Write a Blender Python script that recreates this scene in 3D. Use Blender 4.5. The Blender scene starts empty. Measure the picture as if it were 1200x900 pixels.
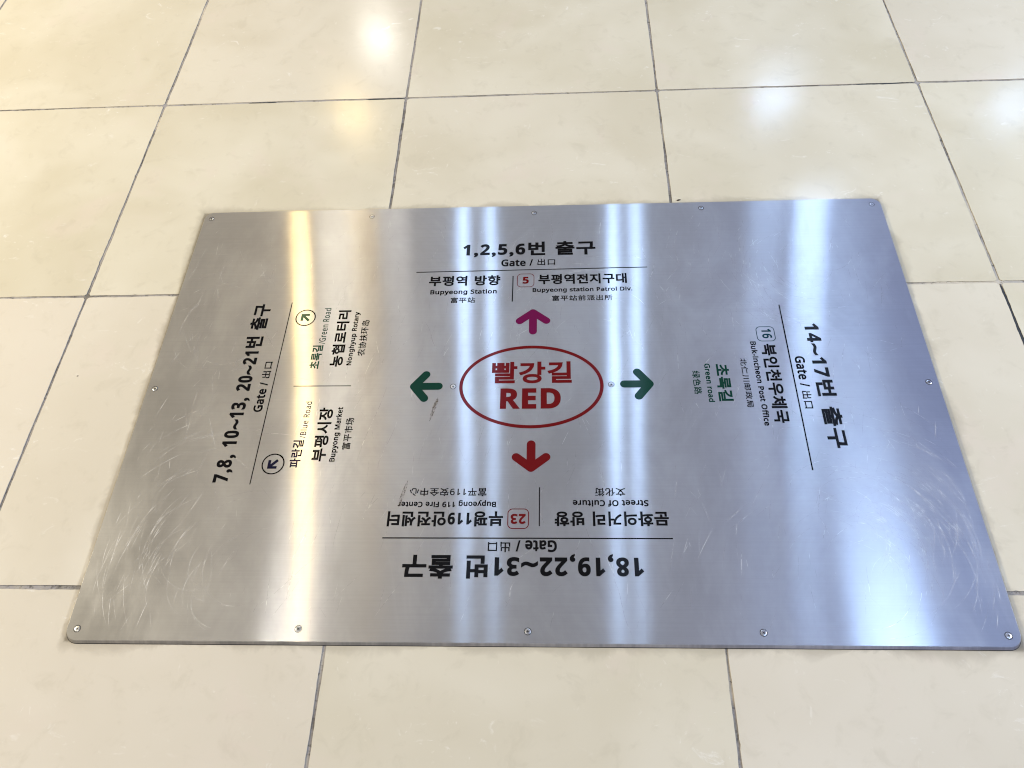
import bpy, bmesh, math, random
import numpy as np
from mathutils import Vector, Euler
from mathutils.geometry import delaunay_2d_cdt

scene = bpy.context.scene
COL = scene.collection
random.seed(7)
RNG = np.random.default_rng(11)

# ------------------------------------------------------------------ camera
cam_d = bpy.data.cameras.new("camera")
cam_d.sensor_fit = 'HORIZONTAL'
cam_d.sensor_width = 36.0
cam_d.lens = 36.0 * 894.36 / 1200.0
cam_d.clip_start = 0.05
cam_d.clip_end = 200.0
cam = bpy.data.objects.new("camera", cam_d)
cam.location = (0.04456, -0.73562, 1.17149)
cam.rotation_euler = Euler((0.565710, 0.052806, 0.022791), 'XYZ')
COL.objects.link(cam)
scene.camera = cam

# ------------------------------------------------------------------ world: dim bounce light of an indoor arcade,
# warm shop light on the left, cool tube light on the right
world = bpy.data.worlds.new("World")
scene.world = world
world.use_nodes = True
wn = world.node_tree.nodes
wl = world.node_tree.links
wn.clear()
w_out = wn.new('ShaderNodeOutputWorld')
w_bg = wn.new('ShaderNodeBackground')
w_tc = wn.new('ShaderNodeTexCoord')
w_sep = wn.new('ShaderNodeSeparateXYZ')
w_map = wn.new('ShaderNodeMapRange')
w_map.inputs['From Min'].default_value = -0.75
w_map.inputs['From Max'].default_value = 0.75
w_rmp = wn.new('ShaderNodeValToRGB')
w_rmp.color_ramp.interpolation = 'EASE'
e = w_rmp.color_ramp.elements
e[0].position = 0.0;  e[0].color = (0.56, 0.475, 0.34, 1)
e[1].position = 1.0;  e[1].color = (0.19, 0.28, 0.80, 1)
m = w_rmp.color_ramp.elements.new(0.5); m.color = (0.495, 0.485, 0.505, 1)
wl.new(w_tc.outputs['Generated'], w_sep.inputs[0])
wl.new(w_sep.outputs['X'], w_map.inputs['Value'])
wl.new(w_map.outputs[0], w_rmp.inputs[0])
w_noi = wn.new('ShaderNodeTexNoise')
w_noi.inputs['Scale'].default_value = 2.6
w_noi.inputs['Detail'].default_value = 3.0
w_var = wn.new('ShaderNodeMapRange')
w_var.inputs['From Min'].default_value = 0.32
w_var.inputs['From Max'].default_value = 0.68
w_var.inputs['To Min'].default_value = 0.45
w_var.inputs['To Max'].default_value = 1.55
w_mul = wn.new('ShaderNodeVectorMath'); w_mul.operation = 'SCALE'
wl.new(w_tc.outputs['Generated'], w_noi.inputs['Vector'])
wl.new(w_noi.outputs['Fac'], w_var.inputs['Value'])
wl.new(w_rmp.outputs[0], w_mul.inputs[0])
wl.new(w_var.outputs[0], w_mul.inputs['Scale'])
wl.new(w_mul.outputs[0], w_bg.inputs['Color'])
w_bg.inputs['Strength'].default_value = 0.50
wl.new(w_bg.outputs[0], w_out.inputs['Surface'])

scene.view_settings.view_transform = 'Standard'
scene.view_settings.look = 'None'
scene.view_settings.gamma = 1.0
scene.view_settings.exposure = 0.30
scene.view_settings.use_curve_mapping = False
scene.cycles.filter_width = 1.1

# ------------------------------------------------------------------ ceiling lamps, plus two added side fills (2.6 m up)
CEIL = 2.6
WARM = (1.0, 0.71, 0.28)
CREAM = (1.0, 0.90, 0.70)
WHITE = (1.0, 0.97, 0.92)
COOL = (0.44, 0.64, 1.0)

def lamp(name, x, y, power, color, sx, sy=None):
    d = bpy.data.lights.new(name, 'AREA')
    d.energy = power
    d.color = color
    if sy is None:
        d.shape = 'DISK'; d.size = sx
    else:
        d.shape = 'RECTANGLE'; d.size = sx; d.size_y = sy
    o = bpy.data.objects.new(name, d)
    o.location = (x, y, CEIL)
    COL.objects.link(o)
    return o

LAMPS = [
    # the four downlights whose mirror images lie on the tiles
    ("downlight", -1.40, 5.10, 6, WHITE, 0.30, None),
    ("downlight", -1.48, 4.12, 4.5, WARM, 0.26, None),
    ("downlight", 1.69, 4.15, 5.5, COOL, 0.30, None),
    ("downlight", 3.37, 4.00, 4, COOL, 0.30, None),
    # lamps right above, mirrored (smeared) in the brushed plate
    ("spotlight", -1.47, 1.79, 4.2, WARM, 0.10, None),
    ("downlight", -1.40, 2.76, 3, CREAM, 0.30, None),
    ("panel_or_fill_light", -1.27, -1.00, 5.5, WHITE, 0.30, None),
    ("tube_light", -0.50, 1.97, 2.5, COOL, 0.05, 0.9),
    ("tube_light", -0.34, 2.10, 2.0, COOL, 0.05, 0.9),
    ("tube_light", 0.39, 1.77, 2.5, COOL, 0.05, 0.9),
    ("tube_light", 0.53, 1.95, 2.3, COOL, 0.05, 0.9),
    ("downlight", 1.73, 2.90, 7, COOL, 0.24, None),
    ("panel_or_fill_light", 1.62, -1.05, 14, COOL, 0.40, None),
    # unseen fill lights added at either side to brighten the tiles
    ("panel_or_fill_light", -4.60, 0.60, 400, CREAM, 1.00, None),
    ("panel_or_fill_light", 4.80, 0.40, 400, (0.82, 0.90, 1.0), 1.00, None),
]
for a in LAMPS:
    lamp(*a)


# ------------------------------------------------------------------ small helpers
def tag(o, label=None, cat=None, group=None, kind=None):
    if label: o['label'] = label
    if cat: o['category'] = cat
    if group: o['group'] = group
    if kind: o['kind'] = kind
    return o

def link_mesh(name, verts, faces, mats, parent=None, mat_idx=None, smooth=False, loc=None):
    me = bpy.data.meshes.new(name)
    me.from_pydata([tuple(v) for v in verts], [], [tuple(f) for f in faces])
    for mm_ in (mats if isinstance(mats, (list, tuple)) else [mats]):
        me.materials.append(mm_)
    if mat_idx is not None:
        for p, i in zip(me.polygons, mat_idx):
            p.material_index = i
    if smooth:
        for p in me.polygons: p.use_smooth = True
    me.update()
    o = bpy.data.objects.new(name, me)
    COL.objects.link(o)
    if parent: o.parent = parent
    if loc: o.location = loc
    return o

class NT:
    """tiny node-tree helper"""
    def __init__(self, name):
        self.mat = bpy.data.materials.new(name)
        self.mat.use_nodes = True
        self.n = self.mat.node_tree.nodes
        self.l = self.mat.node_tree.links
        self.n.clear()
        self.out = self.n.new('ShaderNodeOutputMaterial')
    def new(self, t, **kw):
        nd = self.n.new(t)
        for k, v in kw.items():
            if k in nd.inputs: nd.inputs[k].default_value = v
            else: setattr(nd, k, v)
        return nd
    def set(self, nd, sock, v):
        if hasattr(v, 'is_output') or isinstance(v, bpy.types.NodeSocket): self.l.new(v, nd.inputs[sock])
        else: nd.inputs[sock].default_value = v
    def math(self, op, a, b=0.0, c=0.0):
        nd = self.n.new('ShaderNodeMath'); nd.operation = op
        for i, v in enumerate((a, b, c)):
            if isinstance(v, bpy.types.NodeSocket): self.l.new(v, nd.inputs[i])
            else: nd.inputs[i].default_value = v
        return nd.outputs[0]
    def mix(self, fac, a, b, blend='MIX'):
        nd = self.n.new('ShaderNodeMix'); nd.data_type = 'RGBA'; nd.blend_type = blend
        for i, v in ((0, fac), (6, a), (7, b)):
            if isinstance(v, bpy.types.NodeSocket): self.l.new(v, nd.inputs[i])
            elif i == 0: nd.inputs[0].default_value = v
            else: nd.inputs[i].default_value = (*v, 1) if len(v) == 3 else v
        return nd.outputs[2]
    def obj(self):
        return self.n.new('ShaderNodeTexCoord').outputs['Object']
    def mapping(self, vec, scale=(1, 1, 1), loc=(0, 0, 0), rot=(0, 0, 0)):
        nd = self.n.new('ShaderNodeMapping')
        self.l.new(vec, nd.inputs['Vector'])
        nd.inputs['Scale'].default_value = scale
        nd.inputs['Location'].default_value = loc
        nd.inputs['Rotation'].default_value = rot
        return nd.outputs[0]
    def noise(self, vec, scale, detail=2.0, rough=0.5, dist=0.0):
        nd = self.n.new('ShaderNodeTexNoise')
        self.l.new(vec, nd.inputs['Vector'])
        nd.inputs['Scale'].default_value = scale
        nd.inputs['Detail'].default_value = detail
        nd.inputs['Roughness'].default_value = rough
        nd.inputs['Distortion'].default_value = dist
        return nd.outputs['Fac']
    def ramp(self, fac, lo, hi, a=0.0, b=1.0):
        nd = self.n.new('ShaderNodeMapRange')
        nd.interpolation_type = 'SMOOTHSTEP'
        self.l.new(fac, nd.inputs['Value'])
        nd.inputs['From Min'].default_value = lo; nd.inputs['From Max'].default_value = hi
        nd.inputs['To Min'].default_value = a; nd.inputs['To Max'].default_value = b
        return nd.outputs[0]
    def finish(self, shader):
        self.l.new(shader, self.out.inputs['Surface'])
        return self.mat


# ------------------------------------------------------------------ materials
PW, PH = 1.4300, 0.9062      # the plate, metres
ZT = 0.005                   # its top face

def edge_distance(t, vec):
    """signed distance outside the plate's outline (metres, world = object space)"""
    sp = t.n.new('ShaderNodeSeparateXYZ'); t.l.new(vec, sp.inputs[0])
    ax = t.math('SUBTRACT', t.math('ABSOLUTE', sp.outputs[0]), PW / 2)
    ay = t.math('SUBTRACT', t.math('ABSOLUTE', sp.outputs[1]), PH / 2)
    return t.math('MAXIMUM', ax, ay), sp

def mat_tile():
    t = NT("polished cream tile")
    v = t.obj()
    at = t.n.new('ShaderNodeAttribute'); at.attribute_name = 'tile_rand'
    off = t.n.new('ShaderNodeVectorMath'); off.operation = 'MULTIPLY_ADD'
    t.l.new(at.outputs['Color'], off.inputs[0]); off.inputs[1].default_value = (37, 53, 0); t.l.new(v, off.inputs[2])
    vv = off.outputs[0]
    base = t.mix(t.ramp(t.noise(vv, 3.2, 3, .55, .4), .3, .72), (0.57, 0.515, 0.375), (0.65, 0.60, 0.465))
    sepr = t.n.new('ShaderNodeSeparateColor'); t.l.new(at.outputs['Color'], sepr.inputs[0])
    base = t.mix(t.ramp(sepr.outputs[2], 0, 1, 0.0, 0.55), base, (0.64, 0.575, 0.48))
    # pinkish clouds
    base = t.mix(t.ramp(t.noise(t.mapping(vv, loc=(3, 9, 0)), 6.0, 4, .6, .8), .55, .75, 0, .30), base, (0.66, 0.56, 0.47))
    # pale wispy flecks
    w1 = t.noise(t.mapping(vv, scale=(1, 1.7, 1), rot=(0, 0, .5)), 15.0, 7, .68, 2.2)
    m1 = t.ramp(w1, .60, .70)
    patch = t.ramp(t.noise(t.mapping(vv, loc=(7, 1, 0)), 4.5, 3, .6), .44, .64)
    base = t.mix(t.math('MULTIPLY', t.math('MULTIPLY', m1, patch), .6), base, (0.80, 0.77, 0.70))
    w2 = t.noise(t.mapping(vv, loc=(1, 4, 0), scale=(1.5, 1, 1), rot=(0, 0, -.7)), 34.0, 5, .6, 1.2)
    base = t.mix(t.math('MULTIPLY', t.ramp(w2, .66, .74), .35), base, (0.77, 0.73, 0.64))
    # faint grey-olive mottling
    w3 = t.noise(t.mapping(vv, loc=(5, 2, 0)), 22.0, 6, .65, .6)
    base = t.mix(t.ramp(w3, .52, .72, 0, .22), base, (0.43, 0.38, 0.27))
    # grime creeping out from under the plate
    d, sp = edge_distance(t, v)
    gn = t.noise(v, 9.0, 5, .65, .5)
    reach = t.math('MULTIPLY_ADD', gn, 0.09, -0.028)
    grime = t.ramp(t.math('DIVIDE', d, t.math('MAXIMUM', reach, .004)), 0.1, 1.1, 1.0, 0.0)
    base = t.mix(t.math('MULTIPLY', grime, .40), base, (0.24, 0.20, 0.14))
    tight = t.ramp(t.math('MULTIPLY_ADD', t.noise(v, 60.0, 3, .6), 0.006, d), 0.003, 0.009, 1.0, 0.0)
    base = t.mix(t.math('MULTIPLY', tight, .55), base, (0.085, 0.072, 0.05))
    # trodden-in specks
    vor = t.n.new('ShaderNodeTexVoronoi'); vor.feature = 'F1'
    t.l.new(v, vor.inputs['Vector']); vor.inputs['Scale'].default_value = 7.0; vor.inputs['Randomness'].default_value = 1.0
    keep = t.n.new('ShaderNodeSeparateColor'); t.l.new(vor.outputs['Color'], keep.inputs[0])
    spot = t.math('MULTIPLY', t.ramp(vor.outputs['Distance'], .008, .020, 1, 0), t.math('GREATER_THAN', keep.outputs[0], .72))
    base = t.mix(t.math('MULTIPLY', spot, .75), base, (0.12, 0.09, 0.06))
    b = t.new('ShaderNodeBsdfPrincipled')
    t.l.new(base, b.inputs['Base Color'])
    rn = t.noise(v, 5.0, 4, .6)
    b.inputs['IOR'].default_value = 1.5
    t.l.new(t.ramp(rn, .3, .7, .155, .185), b.inputs['Roughness'])
    bmp = t.n.new('ShaderNodeBump'); bmp.inputs['Strength'].default_value = .045; bmp.inputs['Distance'].default_value = .004
    t.l.new(t.noise(v, 26.0, 3, .5), bmp.inputs['Height'])
    t.l.new(bmp.outputs[0], b.inputs['Normal'])
    return t.finish(b.outputs[0])

def mat_grout():
    t = NT("dirty grey grout")
    v = t.obj()
    base = t.mix(t.ramp(t.noise(v, 5.0, 4, .7), .36, .66), (0.42, 0.385, 0.33), (0.11, 0.097, 0.08))
    base = t.mix(t.ramp(t.noise(t.mapping(v, loc=(2, 3, 0)), 42.0, 4, .7), .40, .68), base, (0.30, 0.28, 0.27))
    base = t.mix(t.ramp(t.noise(t.mapping(v, loc=(9, 5, 0)), 3.4, 3, .6), .58, .66, 0, .85), base, (0.52, 0.46, 0.36))
    base = t.mix(t.ramp(t.noise(t.mapping(v, loc=(4, 6, 0)), 120.0, 3, .7), .52, .72, 0, .8), base, (0.05, 0.043, 0.036))
    b = t.new('ShaderNodeBsdfPrincipled', Roughness=.85)
    t.l.new(base, b.inputs['Base Color'])
    bmp = t.n.new('ShaderNodeBump'); bmp.inputs['Strength'].default_value = .6; bmp.inputs['Distance'].default_value = .002
    t.l.new(t.noise(v, 160.0, 3, .6), bmp.inputs['Height']); t.l.new(bmp.outputs[0], b.inputs['Normal'])
    return t.finish(b.outputs[0])

def mat_plain(name, color, rough=.5, metallic=0.0, spec=.5):
    t = NT(name)
    v = t.obj()
    n = t.noise(v, 60.0, 3, .6)
    c = t.mix(t.ramp(n, .3, .7, 0, .35), color, tuple(x * .72 for x in color))
    b = t.new('ShaderNodeBsdfPrincipled', Roughness=rough, Metallic=metallic)
    b.inputs['Specular IOR Level'].default_value = spec
    t.l.new(c, b.inputs['Base Color'])
    return t.finish(b.outputs[0])

A_SPREAD = 0.83
def mat_steel():
    """stainless sheet brushed along x"""
    t = NT("brushed stainless steel")
    v = t.obj()
    tan = t.n.new('ShaderNodeCombineXYZ'); tan.inputs[0].default_value = 1.0
    # hairline grain, long in x
    g1 = t.noise(t.mapping(v, scale=(4, 260, 1)), 1.0, 2, .5)
    g2 = t.noise(t.mapping(v, scale=(9, 620, 1), loc=(5, 2, 0)), 1.0, 1, .5)
    grain = t.math('ADD', t.math('MULTIPLY', g1, .6), t.math('MULTIPLY', g2, .4))
    cloud = t.noise(t.mapping(v, scale=(1, .7, 1)), 5.5, 5, .62, .6)
    col = t.mix(t.ramp(grain, .3, .7), (0.775, 0.77, 0.765), (0.815, 0.81, 0.805))
    col = t.mix(t.ramp(cloud, .35, .7, 0, .45), col, (0.65, 0.64, 0.625))
    bmp = t.n.new('ShaderNodeBump'); bmp.inputs['Strength'].default_value = 1.0; bmp.inputs['Distance'].default_value = .00045
    hsum = t.noise(t.mapping(v, scale=(1, .8, 1)), 3.6, 2, .45)
    t.l.new(hsum, bmp.inputs['Height'])
    def gloss(rough, aniso):
        g = t.n.new('ShaderNodeBsdfAnisotropic')
        g.distribution = 'GGX'
        t.l.new(col, g.inputs['Color'])
        if isinstance(rough, bpy.types.NodeSocket): t.l.new(rough, g.inputs['Roughness'])
        else: g.inputs['Roughness'].default_value = rough
        g.inputs['Anisotropy'].default_value = aniso
        t.l.new(tan.outputs[0], g.inputs['Tangent'])
        t.l.new(bmp.outputs[0], g.inputs['Normal'])
        return g.outputs[0]
    sharp = gloss(.215, A_SPREAD)
    wide = gloss(.48, .50)
    soft = gloss(.45, 0.0)
    m1 = t.n.new('ShaderNodeMixShader'); m1.inputs[0].default_value = .38
    t.l.new(sharp, m1.inputs[1]); t.l.new(wide, m1.inputs[2])
    m2 = t.n.new('ShaderNodeMixShader')
    t.l.new(t.ramp(t.noise(t.mapping(v, scale=(1.6, .8, 1), loc=(4, 1, 0)), 4.2, 5, .62, .5), .36, .68, .03, .18), m2.inputs[0])
    t.l.new(m1.outputs[0], m2.inputs[1]); t.l.new(soft, m2.inputs[2])
    return t.finish(m2.outputs[0])

def mat_scratch():
    t = NT("fine bright scratch")
    v = t.obj()
    g = t.n.new('ShaderNodeBsdfAnisotropic'); g.inputs['Color'].default_value = (.90, .89, .87, 1)
    g.inputs['Roughness'].default_value = .55; g.inputs['Anisotropy'].default_value = 0
    df = t.n.new('ShaderNodeBsdfDiffuse'); df.inputs['Color'].default_value = (.80, .79, .77, 1)
    sc = t.n.new('ShaderNodeMixShader'); sc.inputs[0].default_value = .55
    t.l.new(g.outputs[0], sc.inputs[1]); t.l.new(df.outputs[0], sc.inputs[2]); g = sc
    tr = t.n.new('ShaderNodeBsdfTransparent')
    mx = t.n.new('ShaderNodeMixShader')
    t.l.new(t.ramp(t.noise(v, 55.0, 3, .6), .35, .7, .06, .75), mx.inputs[0])
    t.l.new(tr.outputs[0], mx.inputs[1]); t.l.new(g.outputs[0], mx.inputs[2])
    return t.finish(mx.outputs[0])

def mat_edge():
    """the chamfer: scraped bright in lengths, dull and dark elsewhere"""
    t = NT("scraped steel edge")
    v = t.obj()
    n = t.noise(t.mapping(v, scale=(70, 3, 1)), 1.0, 4, .7)
    n2 = t.noise(t.mapping(v, scale=(7, 1, 1)), 1.0, 3, .6)
    col = t.mix(t.ramp(t.math('ADD', t.math('MULTIPLY', n, .5), t.math('MULTIPLY', n2, .5)), .36, .66), (0.42, 0.41, 0.40), (0.66, 0.64, 0.61))
    g = t.new('ShaderNodeBsdfPrincipled', Metallic=1.0, Roughness=.42)
    t.l.new(col, g.inputs['Base Color'])
    return t.finish(g.outputs[0])

def mat_ink(name, color, rough=.225):
    """screen-printed enamel over the brushed sheet: it keeps the sheet's grain in its gloss"""
    t = NT(name)
    v = t.obj()
    c = t.mix(t.ramp(t.noise(v, 90.0, 4, .7), .55, .8, 0, .25), color, tuple(min(1, x * 1.3 + .004) for x in color))
    tan = t.n.new('ShaderNodeCombineXYZ'); tan.inputs[0].default_value = 1.0
    d = t.n.new('ShaderNodeBsdfDiffuse'); t.l.new(c, d.inputs['Color'])
    g = t.n.new('ShaderNodeBsdfAnisotropic'); g.inputs['Color'].default_value = (1, 1, 1, 1)
    g.inputs['Roughness'].default_value = rough; g.inputs['Anisotropy'].default_value = .80
    t.l.new(tan.outputs[0], g.inputs['Tangent'])
    mx = t.n.new('ShaderNodeMixShader'); mx.inputs[0].default_value = .023
    t.l.new(d.outputs[0], mx.inputs[1]); t.l.new(g.outputs[0], mx.inputs[2])
    return t.finish(mx.outputs[0])

def mat_scuff():
    t = NT("brown rubber scuff")
    v = t.obj()
    d = t.new('ShaderNodeBsdfPrincipled', Roughness=.7)
    d.inputs['Base Color'].default_value = (.13, .098, .065, 1)
    tr = t.n.new('ShaderNodeBsdfTransparent')
    mx = t.n.new('ShaderNodeMixShader')
    n = t.noise(t.mapping(v, scale=(1.0, .6, 1)), 330.0, 4, .7)
    t.l.new(t.ramp(n, .38, .66, 0, .75), mx.inputs[0])
    t.l.new(tr.outputs[0], mx.inputs[1]); t.l.new(d.outputs[0], mx.inputs[2])
    return t.finish(mx.outputs[0])

M_TILE, M_GROUT = mat_tile(), mat_grout()
M_STEEL, M_SCR, M_EDGE, M_SCUFF = mat_steel(), mat_scratch(), mat_edge(), mat_scuff()
M_FLANGE = mat_plain("black edge flange", (0.016, 0.016, 0.018), .7)  # black flange ringing the foot of the plate
M_DIRT = mat_plain("packed dark dirt", (0.022, 0.026, 0.032), .8)
M_CRUMB = mat_plain("dark brown crumb", (0.05, 0.03, 0.02), .8)
M_SCREW = mat_plain("bright screw steel", (0.78, 0.78, 0.77), .30, 1.0)
M_RECESS = mat_plain("dark recess", (0.018, 0.017, 0.017), .6)  # flat dark cross and ring on each screw, without depth
INK = {
    'black': mat_ink("black enamel", (0.002, 0.002, 0.0025)),
    'red': mat_ink("red enamel", (0.115, 0.003, 0.004)),
    'magenta': mat_ink("far arrow enamel", (0.115, 0.003, 0.045)),  # red pushed towards magenta, for the far arrow only
    'green': mat_ink("dark green enamel", (0.003, 0.034, 0.021)),
    'teal': mat_ink("dark teal enamel", (0.006, 0.030, 0.038)),
    'navy': mat_ink("navy enamel", (0.004, 0.004, 0.020)),
}

# ------------------------------------------------------------------ the floor: square polished tiles in a grout bed
TS = 0.600
OX, OY = -0.90826, 0.82817          # one grid crossing
GW = 0.0052                         # joint width

def build_floor():
    bm = bmesh.new()
    lay = bm.loops.layers.color.new('tile_rand')
    for i in range(-6, 10):
        for j in range(-9, 9):
            x0, y0 = OX + i * TS, OY + j * TS
            near = -2.2 < x0 < 2.2 and -1.9 < y0 < 2.4
            dz = random.uniform(-.0002, .0002)
            rnd = (random.random(), random.random(), random.random(), 1)
            # outline with slightly chipped, uneven edges
            n = 90 if near else 6
            pts = []
            cs = [(x0, y0), (x0 + TS, y0), (x0 + TS, y0 + TS), (x0, y0 + TS)]
            for k in range(4):
                a, b = Vector(cs[k]), Vector(cs[(k + 1) % 4])
                d = (b - a).normalized(); nrm = Vector((-d.y, d.x))
                ph = [random.uniform(0, 6.28) for _ in range(3)]
                wob = random.uniform(-.0006, .0006)
                for q in range(n):
                    u = q / n
                    s = u * TS
                    inset = GW / 2 + wob + .0004 * math.sin(11 * s + ph[0]) + .0003 * math.sin(53 * s + ph[1])
                    if near: inset += abs(random.gauss(0, .00028)) + (.0013 * random.random() if random.random() < .035 else 0)
                    if q == 0:
                        continue
                    p = a + d * s + nrm * inset
                    pts.append(p)
            vs = [bm.verts.new((p.x, p.y, dz)) for p in pts]
            lo = [bm.verts.new((p.x, p.y, -.008)) for p in pts]
            f = bm.faces.new(vs)
            for l in f.loops: l[lay] = rnd
            m_ = len(vs)
            for k in range(m_):
                g = bm.faces.new((vs[(k + 1) % m_], vs[k], lo[k], lo[(k + 1) % m_]))
                for l in g.loops: l[lay] = rnd
    me = bpy.data.meshes.new("floor")
    bm.to_mesh(me); bm.free()
    me.materials.append(M_TILE)
    o = bpy.data.objects.new("floor", me)
    COL.objects.link(o)
    tag(o, kind='structure')
    g = link_mesh("grout", [(-8, -8, -.0013), (8, -8, -.0013), (8, 8, -.0013), (-8, 8, -.0013)], [(0, 1, 2, 3)], M_GROUT)
    tag(g, kind='structure')
    return o

build_floor()

def strip_mesh(name, pts, widths, z, mat, parent=None):
    vs, fs = [], []
    for k, (x, y) in enumerate(pts):
        a = pts[max(k - 1, 0)]; b = pts[min(k + 1, len(pts) - 1)]
        dx, dy = b[0] - a[0], b[1] - a[1]; L = math.hypot(dx, dy) or 1
        nx, ny = -dy / L, dx / L
        w = widths[k] / 2
        vs += [(x + nx * w, y + ny * w, z), (x - nx * w, y - ny * w, z)]
    for k in range(len(pts) - 1):
        fs.append((2 * k, 2 * k + 1, 2 * k + 3, 2 * k + 2))
    return link_mesh(name, vs, fs, mat, parent)

def dark_joint(x0, y0, x1, y1, w):
    n = 70
    pts, ws = [], []
    for k in range(n + 1):
        u = k / n
        pts.append((x0 + (x1 - x0) * u + random.gauss(0, .0002), y0 + (y1 - y0) * u + random.gauss(0, .0002)))
        ws.append(w * (.75 + .45 * random.random()) * min(1, .15 + 8 * min(u, 1 - u)))
    o = strip_mesh("joint_dirt", pts, ws, -.0006, M_DIRT)
    tag(o, kind='structure')

XD = OX + 3 * TS
dark_joint(XD, OY - TS - .004, XD + .0006, OY - TS - .30, .0062)
dark_joint(XD - .14, OY + .0005, XD - .004, OY + .0005, .0042)
dark_joint(OX + .21, OY, OX + .28, OY, .0034)
dark_joint(OX + .50, OY, OX + .596, OY, .0036)

# ------------------------------------------------------------------ lettering: outlines of the built-in fonts, emboldened here
_cache = {}
def _curve_loops(body):
    cu = bpy.data.curves.new("tmp", 'FONT')
    cu.body = body; cu.size = 1.0; cu.fill_mode = 'NONE'; cu.resolution_u = 5
    ob = bpy.data.objects.new("tmp", cu)
    COL.objects.link(ob)
    dg = bpy.context.evaluated_depsgraph_get()
    ev = ob.evaluated_get(dg)
    me = ev.to_mesh()
    co = [(v.co.x, v.co.y) for v in me.vertices]
    nxt = {}
    for ed in me.edges:
        a, b = ed.vertices
        nxt.setdefault(a, []).append(b); nxt.setdefault(b, []).append(a)
    ev.to_mesh_clear()
    bpy.data.objects.remove(ob); bpy.data.curves.remove(cu)
    seen, loops = set(), []
    for s in range(len(co)):
        if s in seen or s not in nxt: continue
        lp, prev, cur = [], None, s
        while cur not in seen:
            seen.add(cur); lp.append(co[cur])
            opts = [k for k in nxt[cur] if k != prev and k not in seen]
            if not opts: break
            prev, cur = cur, opts[0]
        if len(lp) > 2: loops.append(np.array(lp))
    return loops

def _area(p):
    x, y = p[:, 0], p[:, 1]
    return .5 * np.sum(x * np.roll(y, -1) - y * np.roll(x, -1))

def _inside(pt, p):
    x, y = p[:, 0], p[:, 1]; x2, y2 = np.roll(x, -1), np.roll(y, -1)
    c = (y > pt[1]) != (y2 > pt[1])
    with np.errstate(divide='ignore', invalid='ignore'):
        xi = x + (pt[1] - y) * (x2 - x) / (y2 - y)
    return int(np.sum(c & (pt[0] < xi))) % 2 == 1

_adv0 = None
def glyph(ch):
    """(outline loops with outers counter-clockwise and holes clockwise, advance)"""
    global _adv0
    if ch in _cache: return _cache[ch]
    if _adv0 is None:
        _adv0 = min(l[:, 0].min() for l in _curve_loops("|"))
    both = _curve_loops(ch + "|")
    bar = max(both, key=lambda l: l[:, 0].min())
    adv = bar[:, 0].min() - _adv0
    loops = _curve_loops(ch) if ch != ' ' else []
    out = []
    for l in loops:
        keep = [0]
        for k in range(1, len(l)):
            if np.hypot(*(l[k] - l[keep[-1]])) > .004: keep.append(k)
        if np.hypot(*(l[keep[-1]] - l[0])) < .004 and len(keep) > 3: keep.pop()
        out.append(l[keep])
    fixed = []
    for i, l in enumerate(out):
        depth = sum(_inside(l[0], m2) for k, m2 in enumerate(out) if k != i)
        want = 1 if depth % 2 == 0 else -1
        fixed.append(l if _area(l) * want > 0 else l[::-1])
    _cache[ch] = (fixed, adv)
    return _cache[ch]

def fatten(p, d):
    a = p - np.roll(p, 1, 0); b = np.roll(p, -1, 0) - p
    a /= np.maximum(np.linalg.norm(a, axis=1), 1e-9)[:, None]
    b /= np.maximum(np.linalg.norm(b, axis=1), 1e-9)[:, None]
    n1 = np.stack([a[:, 1], -a[:, 0]], 1); n2 = np.stack([b[:, 1], -b[:, 0]], 1)
    s = n1 + n2
    den = 1 + np.sum(n1 * n2, 1)
    s = s / np.maximum(den, .35)[:, None]
    return p + s * d

def winding(pts, loops):
    w = np.zeros(len(pts), int)
    for p in loops:
        x1, y1 = p[:, 0][None], p[:, 1][None]
        q = np.roll(p, -1, 0); x2, y2 = q[:, 0][None], q[:, 1][None]
        X, Y = pts[:, 0][:, None], pts[:, 1][:, None]
        left = (x2 - x1) * (Y - y1) - (X - x1) * (y2 - y1)
        up = (y1 <= Y) & (y2 > Y) & (left > 0)
        dn = (y1 > Y) & (y2 <= Y) & (left < 0)
        w += up.sum(1) - dn.sum(1)
    return w

def fill(loops):
    """triangles of the region wound positively by the loops"""
    vs, es = [], []
    for p in loops:
        b = len(vs)
        vs += [Vector((float(x), float(y))) for x, y in p]
        es += [(b + k, b + (k + 1) % len(p)) for k in range(len(p))]
    V, E, F, *_ = delaunay_2d_cdt(vs, es, [], 0, 1e-7)
    P = np.array([(v.x, v.y) for v in V])
    F = [f for f in F]
    cen = np.array([P[list(f)].mean(0) for f in F])
    w = winding(cen, loops)
    return P, [f for f, k in zip(F, w) if k > 0]

def flat(name, groups, mat, parent, z=ZT + .00015, rot=0, at=(0, 0)):
    """groups: list of loop lists (metres); each filled, all in ONE mesh"""
    ca, sa = math.cos(rot), math.sin(rot)
    verts, faces = [], []
    for loops in groups:
        P, F = fill(loops)
        b = len(verts)
        verts += [(at[0] + ca * x - sa * y, at[1] + sa * x + ca * y, z) for x, y in P]
        for f in F:
            f = list(f)
            q = P[f]
            if _area(q) < 0: f = f[::-1]
            faces.append([b + k for k in f])
    return link_mesh(name, verts, faces, mat, parent)

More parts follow.
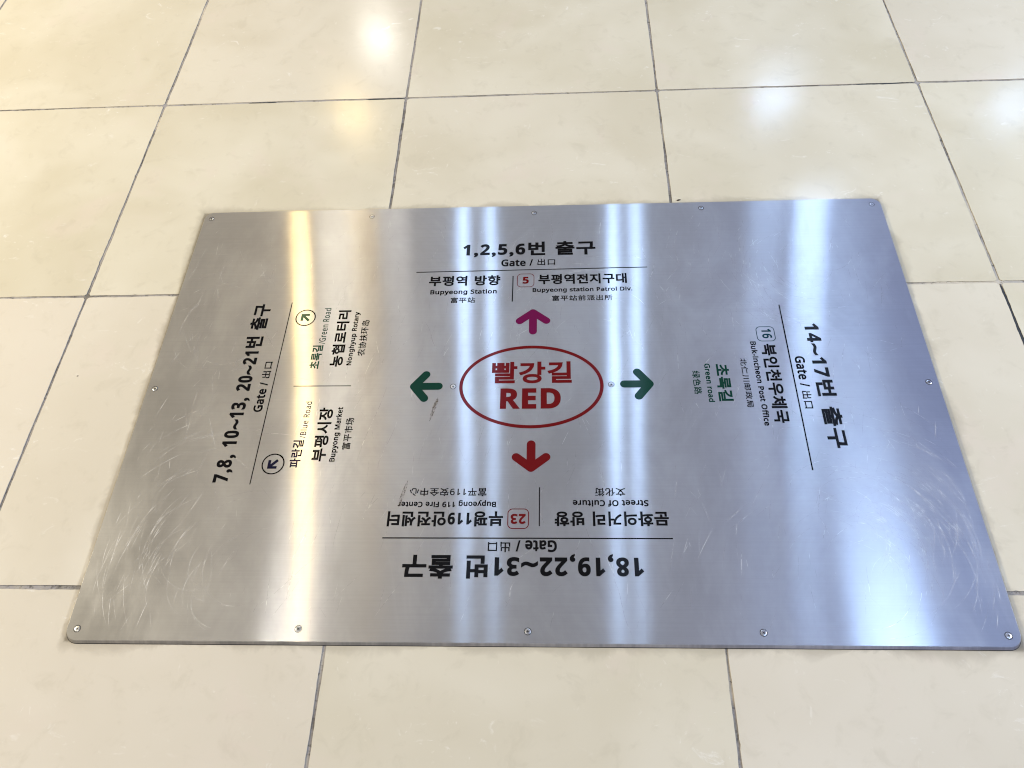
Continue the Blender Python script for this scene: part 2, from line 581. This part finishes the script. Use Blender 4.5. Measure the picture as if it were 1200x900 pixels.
BOLD_UP, BOLD_LO, BOLD_DG = 0x1D5D4, 0x1D5EE, 0x1D7EC
SANS_UP, SANS_LO, SANS_DG = 0x1D5A0, 0x1D5BA, 0x1D7E2
def styled(ch, bold):
    u, l, d = (BOLD_UP, BOLD_LO, BOLD_DG) if bold else (SANS_UP, SANS_LO, SANS_DG)
    if 'A' <= ch <= 'Z': return chr(u + ord(ch) - 65)
    if 'a' <= ch <= 'z': return chr(l + ord(ch) - 97)
    if '0' <= ch <= '9': return chr(d + ord(ch) - 48)
    return ch

# weight added to each side of the stroke, in em: (letters and digits, hangul, hanja, punctuation), bold latin?, tracking
WEIGHT = {
    'X': ((.022, .030, .02, .03), True, .035),
    'B': ((.020, .033, .01, .036), True, .035),
    'M': ((.040, .030, .010, .03), False, .045),
    'L': ((.018, .014, .017, .012), False, .06),
}
def lettering(name, text, ink, rot, s0, s1, b, t, wkey, parent, label=None):
    (wl_, wh, wj, wp), bold, track = WEIGHT[wkey]
    pen, placed = 0.0, []
    for ch in text:
        loops, adv = glyph(styled(ch, bold))
        o = ord(ch)
        wgt = wh if 0xAC00 <= o <= 0xD7A3 else wj if 0x4E00 <= o <= 0x9FFF else wl_ if ch.isalnum() else wp
        cond = .82 if (ch.isdigit() and wkey == 'B') else 1.0
        gap = .03 if (wkey == 'B' and o < 128) else 0
        if ch != ' ': placed.append(([l * np.array([cond, 1]) + np.array([pen, 0]) for l in loops], wgt))
        pen += adv * cond + track + gap
    allp = np.vstack([l for ls, _ in placed for l in ls])
    lo, hi = allp.min(0), allp.max(0)
    w_mm, h_mm = s1 - s0, t - b
    g = wh * .9
    em = h_mm / (hi[1] - lo[1] + 2 * g)
    ex = (w_mm - 2 * g * em) / (hi[0] - lo[0])
    k = math.sqrt(em * max(ex, .6 * em))
    groups = []
    for ls, wgt in placed:
        q = []
        for l in ls:
            p = np.stack([(l[:, 0] - lo[0]) * ex + g * em + s0, (l[:, 1] - lo[1]) * em + g * em + b], 1)
            q.append(fatten(p, wgt * k) / 1000.0)
        groups.append(q)
    if name == 'heading':                       # the last word stands apart: a part of its own
        n = len(text.split()[-1])
        flat(name, groups[-n:], INK[ink], parent, rot=math.radians(rot))
        groups = groups[:-n]
    o = flat(name, groups, INK[ink], parent, rot=math.radians(rot))
    if label: o['label'] = label
    return o

def circle(cx, cy, r, n=64, ry=None, hole=False):
    ry = r if ry is None else ry
    a = np.linspace(0, 2 * math.pi, n, endpoint=False)
    p = np.stack([cx + r * np.cos(a), cy + ry * np.sin(a)], 1)
    return p[::-1] if hole else p

def capsule(a, b, w, n=10):
    a, b = np.array(a, float), np.array(b, float)
    d = (b - a) / np.linalg.norm(b - a); ang = math.atan2(d[1], d[0]); r = w / 2
    t1 = np.linspace(ang - math.pi / 2, ang + math.pi / 2, n)
    t2 = np.linspace(ang + math.pi / 2, ang + 1.5 * math.pi, n)
    return np.vstack([b + r * np.stack([np.cos(t1), np.sin(t1)], 1), a + r * np.stack([np.cos(t2), np.sin(t2)], 1)])

def bar(a, b, w):
    a, b = np.array(a, float), np.array(b, float)
    d = (b - a) / np.linalg.norm(b - a); n = np.array([-d[1], d[0]]) * w / 2
    return np.array([a - n, b - n, b + n, a + n])

def round_rect(cx, cy, w, h, r, n=8, hole=False):
    pts = []
    for sx, sy, a0 in ((1, -1, -90), (1, 1, 0), (-1, 1, 90), (-1, -1, 180)):
        for k in range(n + 1):
            a = math.radians(a0 + 90 * k / n)
            pts.append((cx + sx * (w / 2 - r) + r * math.cos(a), cy + sy * (h / 2 - r) + r * math.sin(a)))
    p = np.array(pts)
    return p[::-1] if hole else p

mm = lambda p: np.asarray(p, float) / 1000.0

# ------------------------------------------------------------------ the sign plate
sign = bpy.data.objects.new("floor_sign", None)
COL.objects.link(sign)
tag(sign, "brushed stainless steel direction plate with Korean lettering and arrows screwed to the tiled floor", "floor sign")

def build_plate():
    cor = [(-.7165, -.4551), (.7146, -.4511), (.7166, .4519), (-.7100, .4525)]
    R = .019
    def outline(grow):
        pts = []
        for k in range(4):
            p, a, b = Vector(cor[k]), Vector(cor[k - 1]), Vector(cor[(k + 1) % 4])
            da, db = (a - p).normalized(), (b - p).normalized()
            c = p + (da + db) * R
            a0 = math.atan2(-db.y, -db.x); 
            for q in range(11):
                ang = a0 + (math.pi / 2) * q / 10
                # arc from the edge towards the previous corner to the edge towards the next one
                v = c + Vector((math.cos(ang - 0), math.sin(ang - 0))) * R
                pts.append((v, Vector((math.cos(ang), math.sin(ang)))))
        return [(v.x + n.x * grow(v, n), v.y + n.y * grow(v, n)) for v, n in pts]
    front = lambda n: max(0, -n.y) ** 2
    top = outline(lambda v, n: 0)
    mid = outline(lambda v, n: .0006 + .0005 * front(n))
    low = outline(lambda v, n: .0012 + .0028 * front(n))
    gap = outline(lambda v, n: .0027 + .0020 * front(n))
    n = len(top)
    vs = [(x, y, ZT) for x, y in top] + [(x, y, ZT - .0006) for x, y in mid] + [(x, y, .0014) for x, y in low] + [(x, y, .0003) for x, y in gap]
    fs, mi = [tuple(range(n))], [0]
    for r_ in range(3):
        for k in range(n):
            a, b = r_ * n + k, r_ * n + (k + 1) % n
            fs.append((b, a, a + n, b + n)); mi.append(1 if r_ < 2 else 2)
    # fine scratches in the top skin
    rnd = random.Random(23)
    def scratch(pts, w):
        nonlocal vs, fs, mi
        b = len(vs); m_ = len(pts)
        z = ZT + .00003 + .00007 * rnd.random()
        for k, (x, y) in enumerate(pts):
            p, q = pts[max(k - 1, 0)], pts[min(k + 1, m_ - 1)]
            dx, dy = q[0] - p[0], q[1] - p[1]; L = math.hypot(dx, dy) or 1
            ww = w / 2 * math.sin(math.pi * (k + .35) / (m_ - .3))
            vs += [(x - dy / L * ww, y + dx / L * ww, z), (x + dy / L * ww, y - dx / L * ww, z)]
        for k in range(m_ - 1):
            fs.append((b + 2 * k, b + 2 * k + 1, b + 2 * k + 3, b + 2 * k + 2)); mi.append(3)
    def arc(cx, cy, r, a0, a1, w):
        m_ = 12
        pts = []
        for k in range(m_):
            a = a0 + (a1 - a0) * k / (m_ - 1)
            x, y = cx + r * math.cos(a), cy + r * math.sin(a)
            if abs(x) > .705 or abs(y) > .443: return
            pts.append((x, y))
        scratch(pts, w)
    # swirls left by a polishing pad: lower left, lower right, left end
    for cx, cy, r0, r1, num, amid, aspr in ((-.50, -.33, .05, .36, 160, 2.7, 1.2), (.52, -.32, .05, .36, 300, .1, 1.2), (-.62, .12, .06, .26, 100, 2.6, 1.3), (.55, .28, .05, .20, 70, 3.2, 1.5), (.1, .12, .05, .22, 40, 1.5, 1.5)):
        for _ in range(num):
            r = rnd.uniform(r0, r1); a = rnd.gauss(amid, aspr * .5); ln = rnd.uniform(.03, .12) / r
            arc(cx + rnd.gauss(0, .03), cy + rnd.gauss(0, .03), r, a, a + ln, rnd.choice((.0003, .0004, .0005)))
    # single straight scratches, mostly running with the foot traffic
    for _ in range(800):
        x, y = rnd.uniform(-.69, .69), rnd.uniform(-.43, .43); a = rnd.gauss(math.pi / 2 - .12, .35); L = rnd.uniform(.01, .07)
        arc(x + 1.2 * math.sin(a), y - 1.2 * math.cos(a), 1.2, a + math.pi / 2, a + math.pi / 2 + L / 1.2, rnd.choice((.00025, .0004, .0006)))
    # the few long ones that stand out
    for (x0, y0, x1, y1, w) in ((-.205, .148, -.176, .082, .0011), (.31, -.262, .36, -.226, .0007), (.315, -.275, .372, -.236, .0006), (-.035, -.40, -.022, -.36, .0012),
                                (-.26, .02, -.30, -.16, .0007), (-.235, -.06, -.262, -.17, .0006), (.13, -.35, .155, -.44, .0007), (-.42, -.40, -.33, -.31, .0006)):
        scratch([(x0 + (x1 - x0) * k / 9 + .002 * math.sin(k * .7), y0 + (y1 - y0) * k / 9) for k in range(10)], w)
    return link_mesh("plate", vs, fs, [M_STEEL, M_EDGE, M_FLANGE, M_SCR], sign, mi)

build_plate()

# ---- lettering (positions in millimetres on the plate)
TEXTS = [
    ('heading', '1,2,5,6번 출구', 'black', 0, -142.0, 127.9, 310.8, 349.8, 'B'),
    ('gate', 'Gate /', 'black', 0, -61.9, 1.5, 284.9, 302.8, 'M'),
    ('hanja', '出口', 'black', 0, 10.7, 46.1, 286.2, 302.7, 'L'),
    ('place', '부평역 방향', 'black', 0, -205.3, -62.9, 236.3, 261.9, 'B'),
    ('english', 'Bupyeong Station', 'black', 0, -200.4, -69.1, 212.3, 226.4, 'M'),
    ('hanja', '富平站', 'black', 0, -158.7, -110.8, 192.8, 206.7, 'L'),
    ('place', '부평역전지구대', 'black', 0, 12.7, 186.5, 236.6, 262.0, 'B'),
    ('english', 'Bupyeong station Patrol Div.', 'black', 0, 1.7, 195.8, 214.7, 227.6, 'M'),
    ('hanja', '富平站前派出所', 'black', 0, 39.7, 156.3, 194.5, 208.0, 'L'),
    ('number', '5', 'red', 0, -18.5, -5.9, 238.5, 256.5, 'B'),
    ('road', '빨강길', 'red', 0, -71.3, 74.1, 5.8, 52.6, 'X'),
    ('road', 'RED', 'red', 0, -54.8, 54.2, -48.1, -4.8, 'X'),
    ('heading', '18,19,22~31번 출구', 'black', 180, -179.9, 200.7, 315.7, 355.7, 'B'),
    ('gate', 'Gate /', 'black', 180, -44.4, 20.8, 292.5, 312.0, 'M'),
    ('hanja', '出口', 'black', 180, 29.9, 65.6, 295.2, 312.3, 'L'),
    ('place', '문화의거리 방향', 'black', 180, -225.1, -41.5, 243.0, 268.3, 'B'),
    ('english', 'Street Of Culture', 'black', 180, -194.4, -71.6, 223.1, 234.3, 'M'),
    ('hanja', '文化街', 'black', 180, -157.9, -108.2, 201.5, 216.0, 'L'),
    ('number', '23', 'red', 180, 5.6, 30.6, 246.9, 265.0, 'B'),
    ('place', '부평119안전센터', 'black', 180, 42.8, 233.4, 242.8, 269.2, 'B'),
    ('english', 'Bupyeong 119 Fire Center', 'black', 180, 55.3, 218.8, 223.0, 235.6, 'M'),
    ('hanja', '富平119安全中心', 'black', 180, 71.7, 200.6, 201.1, 215.8, 'L'),
    ('heading', '7,8, 10~13, 20~21번 출구', 'black', 90, -190.5, 197.0, 513.8, 549.0, 'B'),
    ('gate', 'Gate /', 'black', 90, -50.3, 13.0, 486.3, 502.8, 'M'),
    ('hanja', '出口', 'black', 90, 22.4, 58.8, 485.8, 501.7, 'L'),
    ('road', '초록길', 'green', 90, 41.7, 95.8, 395.3, 415.5, 'M'),
    ('english', '/Green Road', 'green', 90, 98.8, 184.5, 393.2, 406.4, 'L'),
    ('place', '농협로터리', 'black', 90, 46.3, 178.7, 352.8, 377.6, 'B'),
    ('english', 'Nonghyup Rotary', 'black', 90, 49.2, 174.1, 333.3, 345.9, 'M'),
    ('hanja', '农协扶环岛', 'black', 90, 70.1, 153.7, 313.3, 328.0, 'L'),
    ('road', '파란길', 'navy', 90, -162.3, -108.5, 397.4, 416.6, 'M'),
    ('english', '/Blue Road', 'navy', 90, -104.4, -29.6, 396.5, 408.0, 'L'),
    ('place', '부평시장', 'black', 90, -150.5, -42.6, 354.4, 379.7, 'B'),
    ('english', 'Bupyong Market', 'black', 90, -151.0, -42.1, 334.8, 347.7, 'M'),
    ('hanja', '富平市场', 'black', 90, -127.5, -64.2, 314.1, 328.8, 'L'),
    ('heading', '14~17번 출구', 'black', 270, -132.3, 128.6, 503.9, 536.5, 'B'),
    ('gate', 'Gate /', 'black', 270, -58.3, 6.4, 477.1, 494.5, 'M'),
    ('hanja', '出口', 'black', 270, 15.8, 51.3, 476.8, 492.7, 'L'),
    ('place', '북인천우체국', 'black', 270, -86.6, 79.8, 420.7, 447.6, 'B'),
    ('english', 'Buk-incheon Post Office', 'black', 270, -92.3, 84.9, 403.1, 413.6, 'M'),
    ('hanja', '北仁川邮政局', 'black', 270, -55.1, 48.1, 379.0, 390.8, 'L'),
    ('road', '초록길', 'green', 270, -43.0, 35.5, 332.2, 357.3, 'B'),
    ('english', 'Green road', 'green', 270, -44.2, 36.6, 314.2, 324.5, 'M'),
    ('hanja', '绿色路', 'green', 270, -29.1, 20.5, 290.7, 304.3, 'L'),
    ('number', '16', 'teal', 270, -120.5, -99.4, 427.3, 444.7, 'M'),
]
NAMES = {'heading': 'heading', 'gate': 'gate_word', 'hanja': 'hanja_line', 'place': 'place_name', 'english': 'english_line', 'number': 'badge_number', 'road': 'road_name'}
numbers = {}
for (kind, text, ink, rot, s0, s1, b, t, wk) in TEXTS:
    o = lettering(NAMES[kind], text, ink, rot, s0, s1, b, t, wk, sign)
    if kind == 'number': numbers[text] = o

# ---- rules and dividers
def rule(name, a, b, w):
    return flat(name, [[mm(bar(a, b, w))]], INK['black'], sign)
rule("rule_line", (-233.1, 273.0), (228.6, 276.4), 2.0)
rule("rule_line", (-238.1, -289.0), (228.7, -289.0), 2.0)
rule("rule_line", (-474.8, 200.3), (-477.8, -193.8), 1.7)
rule("rule_line", (469.2, 177.1), (468.1, -169.7), 2.3)
rule("divider_line", (-37.6, 259.3), (-37.8, 194.3), 2.1)
rule("divider_line", (16.7, -199.8), (16.5, -268.4), 1.7)
rule("divider_line", (-437.2, 4.0), (-329.8, 3.6), 1.6)

# ---- number badges: outline with its number as a sub-part
def badge(cx, cy, w, h, r, st, ink, num):
    o = flat("number_badge", [[mm(round_rect(cx, cy, w, h, r)), mm(round_rect(cx, cy, w - 2 * st, h - 2 * st, r - st, hole=True))]], INK[ink], sign)
    n = numbers[num]; n.parent = o
    return o
tag(badge(-12.4, 247.3, 34.2, 34.4, 8.5, 1.3, 'red', '5'), "red outlined badge with the number 5")
tag(badge(-18.0, -255.6, 35.2, 35.4, 8.5, 1.5, 'red', '23'), "red outlined badge with the number 23, upside down")
tag(badge(434.0, 109.4, 34.0, 34.0, 8.5, 1.4, 'teal', '16'), "dark teal outlined badge with the number 16")

# ---- the oval round the road name
tag(flat("oval_ring", [[mm(circle(0.6, 0.6, 130.5, 160, 88.3)), mm(circle(0.6, 0.6, 124.2, 160, 81.8, hole=True))]], INK['red'], sign), "thin dark red oval ring around the red road name")

# ---- four arrows with rounded strokes
def arrow(cx, cy, deg, ink, label, L=62.0, span=51.0, w=15.2):
    # points along +x before turning; cx, cy is the middle of its length
    tip = L / 2 - w * .62
    loops = [capsule((-L / 2 + w / 2, 0), (tip, 0), w),
             capsule((tip - .80 * (span / 2) , span / 2 - 0), (tip, 0), w),
             capsule((tip - .80 * (span / 2) , -span / 2), (tip, 0), w)]
    o = flat("arrow", [[mm(l) for l in loops]], INK[ink], sign, rot=math.radians(deg), at=(cx / 1000, cy / 1000))
    o['label'] = label
arrow(3.0, 145.6, 90, 'magenta', "magenta red arrow pointing to the far edge")
arrow(-191.2, 1.0, 180, 'green', "dark green arrow pointing left")
arrow(191.4, 2.2, 0, 'green', "dark green arrow pointing right")
arrow(1.9, -142.4, 270, 'red', "bright red arrow pointing to the near edge")

# ---- two small arrows in rings
def ring_arrow(cx, cy, deg, ink, label):
    o = flat("arrow_ring", [[mm(circle(cx, cy, 20.0)), mm(circle(cx, cy, 17.8, hole=True))]], INK['black'], sign)
    o['label'] = label
    loops = [bar((-10.5, 0), (8.5, 0), 5.2), bar((-.5, 10.0), (11.0, -1.5), 5.0), bar((11.0, 1.5), (-.5, -10.0), 5.0)]
    loops = [l if _area(l) > 0 else l[::-1] for l in loops]
    a = flat("ring_arrow", [[mm(l) for l in loops]], INK[ink], o, rot=math.radians(deg), at=(cx / 1000, cy / 1000))
ring_arrow(-444.8, -155.1, 225, 'navy', "black ring holding a navy arrow that points to the near left corner")
ring_arrow(-441.4, 162.0, 135, 'green', "black ring holding a dark green arrow that points to the far left corner")

# ---- countersunk screws
def make_screw():
    n = 28
    prof = [(0.0, .0004), (.0029, .0004), (.0040, .00025), (.0043, .0001)]
    vs, fs = [(0, 0, .0004)], []
    for r, z in prof[1:]:
        vs += [(r * math.cos(2 * math.pi * k / n), r * math.sin(2 * math.pi * k / n), z) for k in range(n)]
    for k in range(n):
        fs.append((0, 1 + k, 1 + (k + 1) % n))
    for ring in range(len(prof) - 2):
        for k in range(n):
            a = 1 + ring * n + k; b = 1 + ring * n + (k + 1) % n
            fs.append((a, a + n, b + n, b))
    o = link_mesh("screw", vs, fs, M_SCREW, sign, smooth=True)
    x = flat("cross_recess", [[mm(bar((-2.1, 0), (2.1, 0), 1.15)), mm(bar((0, -2.1), (0, 2.1), 1.15))]], M_RECESS, o, z=.00055)
    rim = flat("rim_gap", [[mm(circle(0, 0, 5.7, 32)), mm(circle(0, 0, 4.7, 32, hole=True))]], M_RECESS, o, z=.00012)
    return o
SCREWS = [(-694.7, 434.5), (-343, 430.6), (3.2, 431), (351.2, 435), (698.5, 435), (-699.3, 1.2), (699.3, .7),
          (-700, -438), (-351.2, -435.3), (-.2, -435.9), (348.4, -434.6), (697.5, -435.6), (-141.1, .1), (144.8, 1.6)]
screw0 = make_screw()
for i, (x, y) in enumerate(SCREWS):
    if i == 0: s = screw0
    else:
        s = screw0.copy(); COL.objects.link(s); s.parent = sign
        for ch in list(screw0.children):
            c = ch.copy(); COL.objects.link(c); c.parent = s
    s.location = (x / 1000, y / 1000, ZT)
    s.rotation_euler = (0, 0, random.uniform(0, 1.57))

# ---- two brown scuffs beside the left arrow and the fire-centre line
def scuff(pts, widths, label):
    o = strip_mesh("scuff_mark", pts, widths, ZT + .0003, M_SCUFF, sign)
    o['label'] = label
scuff([(-.1665, -.022), (-.1690, -.032), (-.1720, -.044), (-.1750, -.056), (-.1785, -.072)], [.001, .0062, .0068, .0055, .001], "short brown scuff near the left green arrow")
scuff([(-.2060, -.186), (-.2085, -.198), (-.2120, -.212), (-.2150, -.224), (-.2165, -.236)], [.0008, .0046, .0058, .0050, .001], "short brown scuff near the fire centre line")

# ------------------------------------------------------------------ a crumb of dirt lying on the tiles at the far edge
def crumb(name, x, y, sx, sy, sz, rot, label):
    bm = bmesh.new()
    bmesh.ops.create_icosphere(bm, subdivisions=2, radius=1.0)
    r = random.Random(5)
    for v in bm.verts:
        k = 1 + r.uniform(-.28, .28)
        v.co = Vector((v.co.x * sx * k, v.co.y * sy * k, max(v.co.z, -.5) * sz * k))
    me = bpy.data.meshes.new(name); bm.to_mesh(me); bm.free()
    me.materials.append(M_CRUMB)
    o = bpy.data.objects.new(name, me); COL.objects.link(o)
    o.location = (x, y, sz * .5); o.rotation_euler = (0, 0, rot)
    tag(o, label, "dirt crumb")
crumb("dirt_crumb", .308, .464, .0042, .0017, .0014, .35, "dark brown crumb of dirt on the tiles beside the far edge of the steel plate")
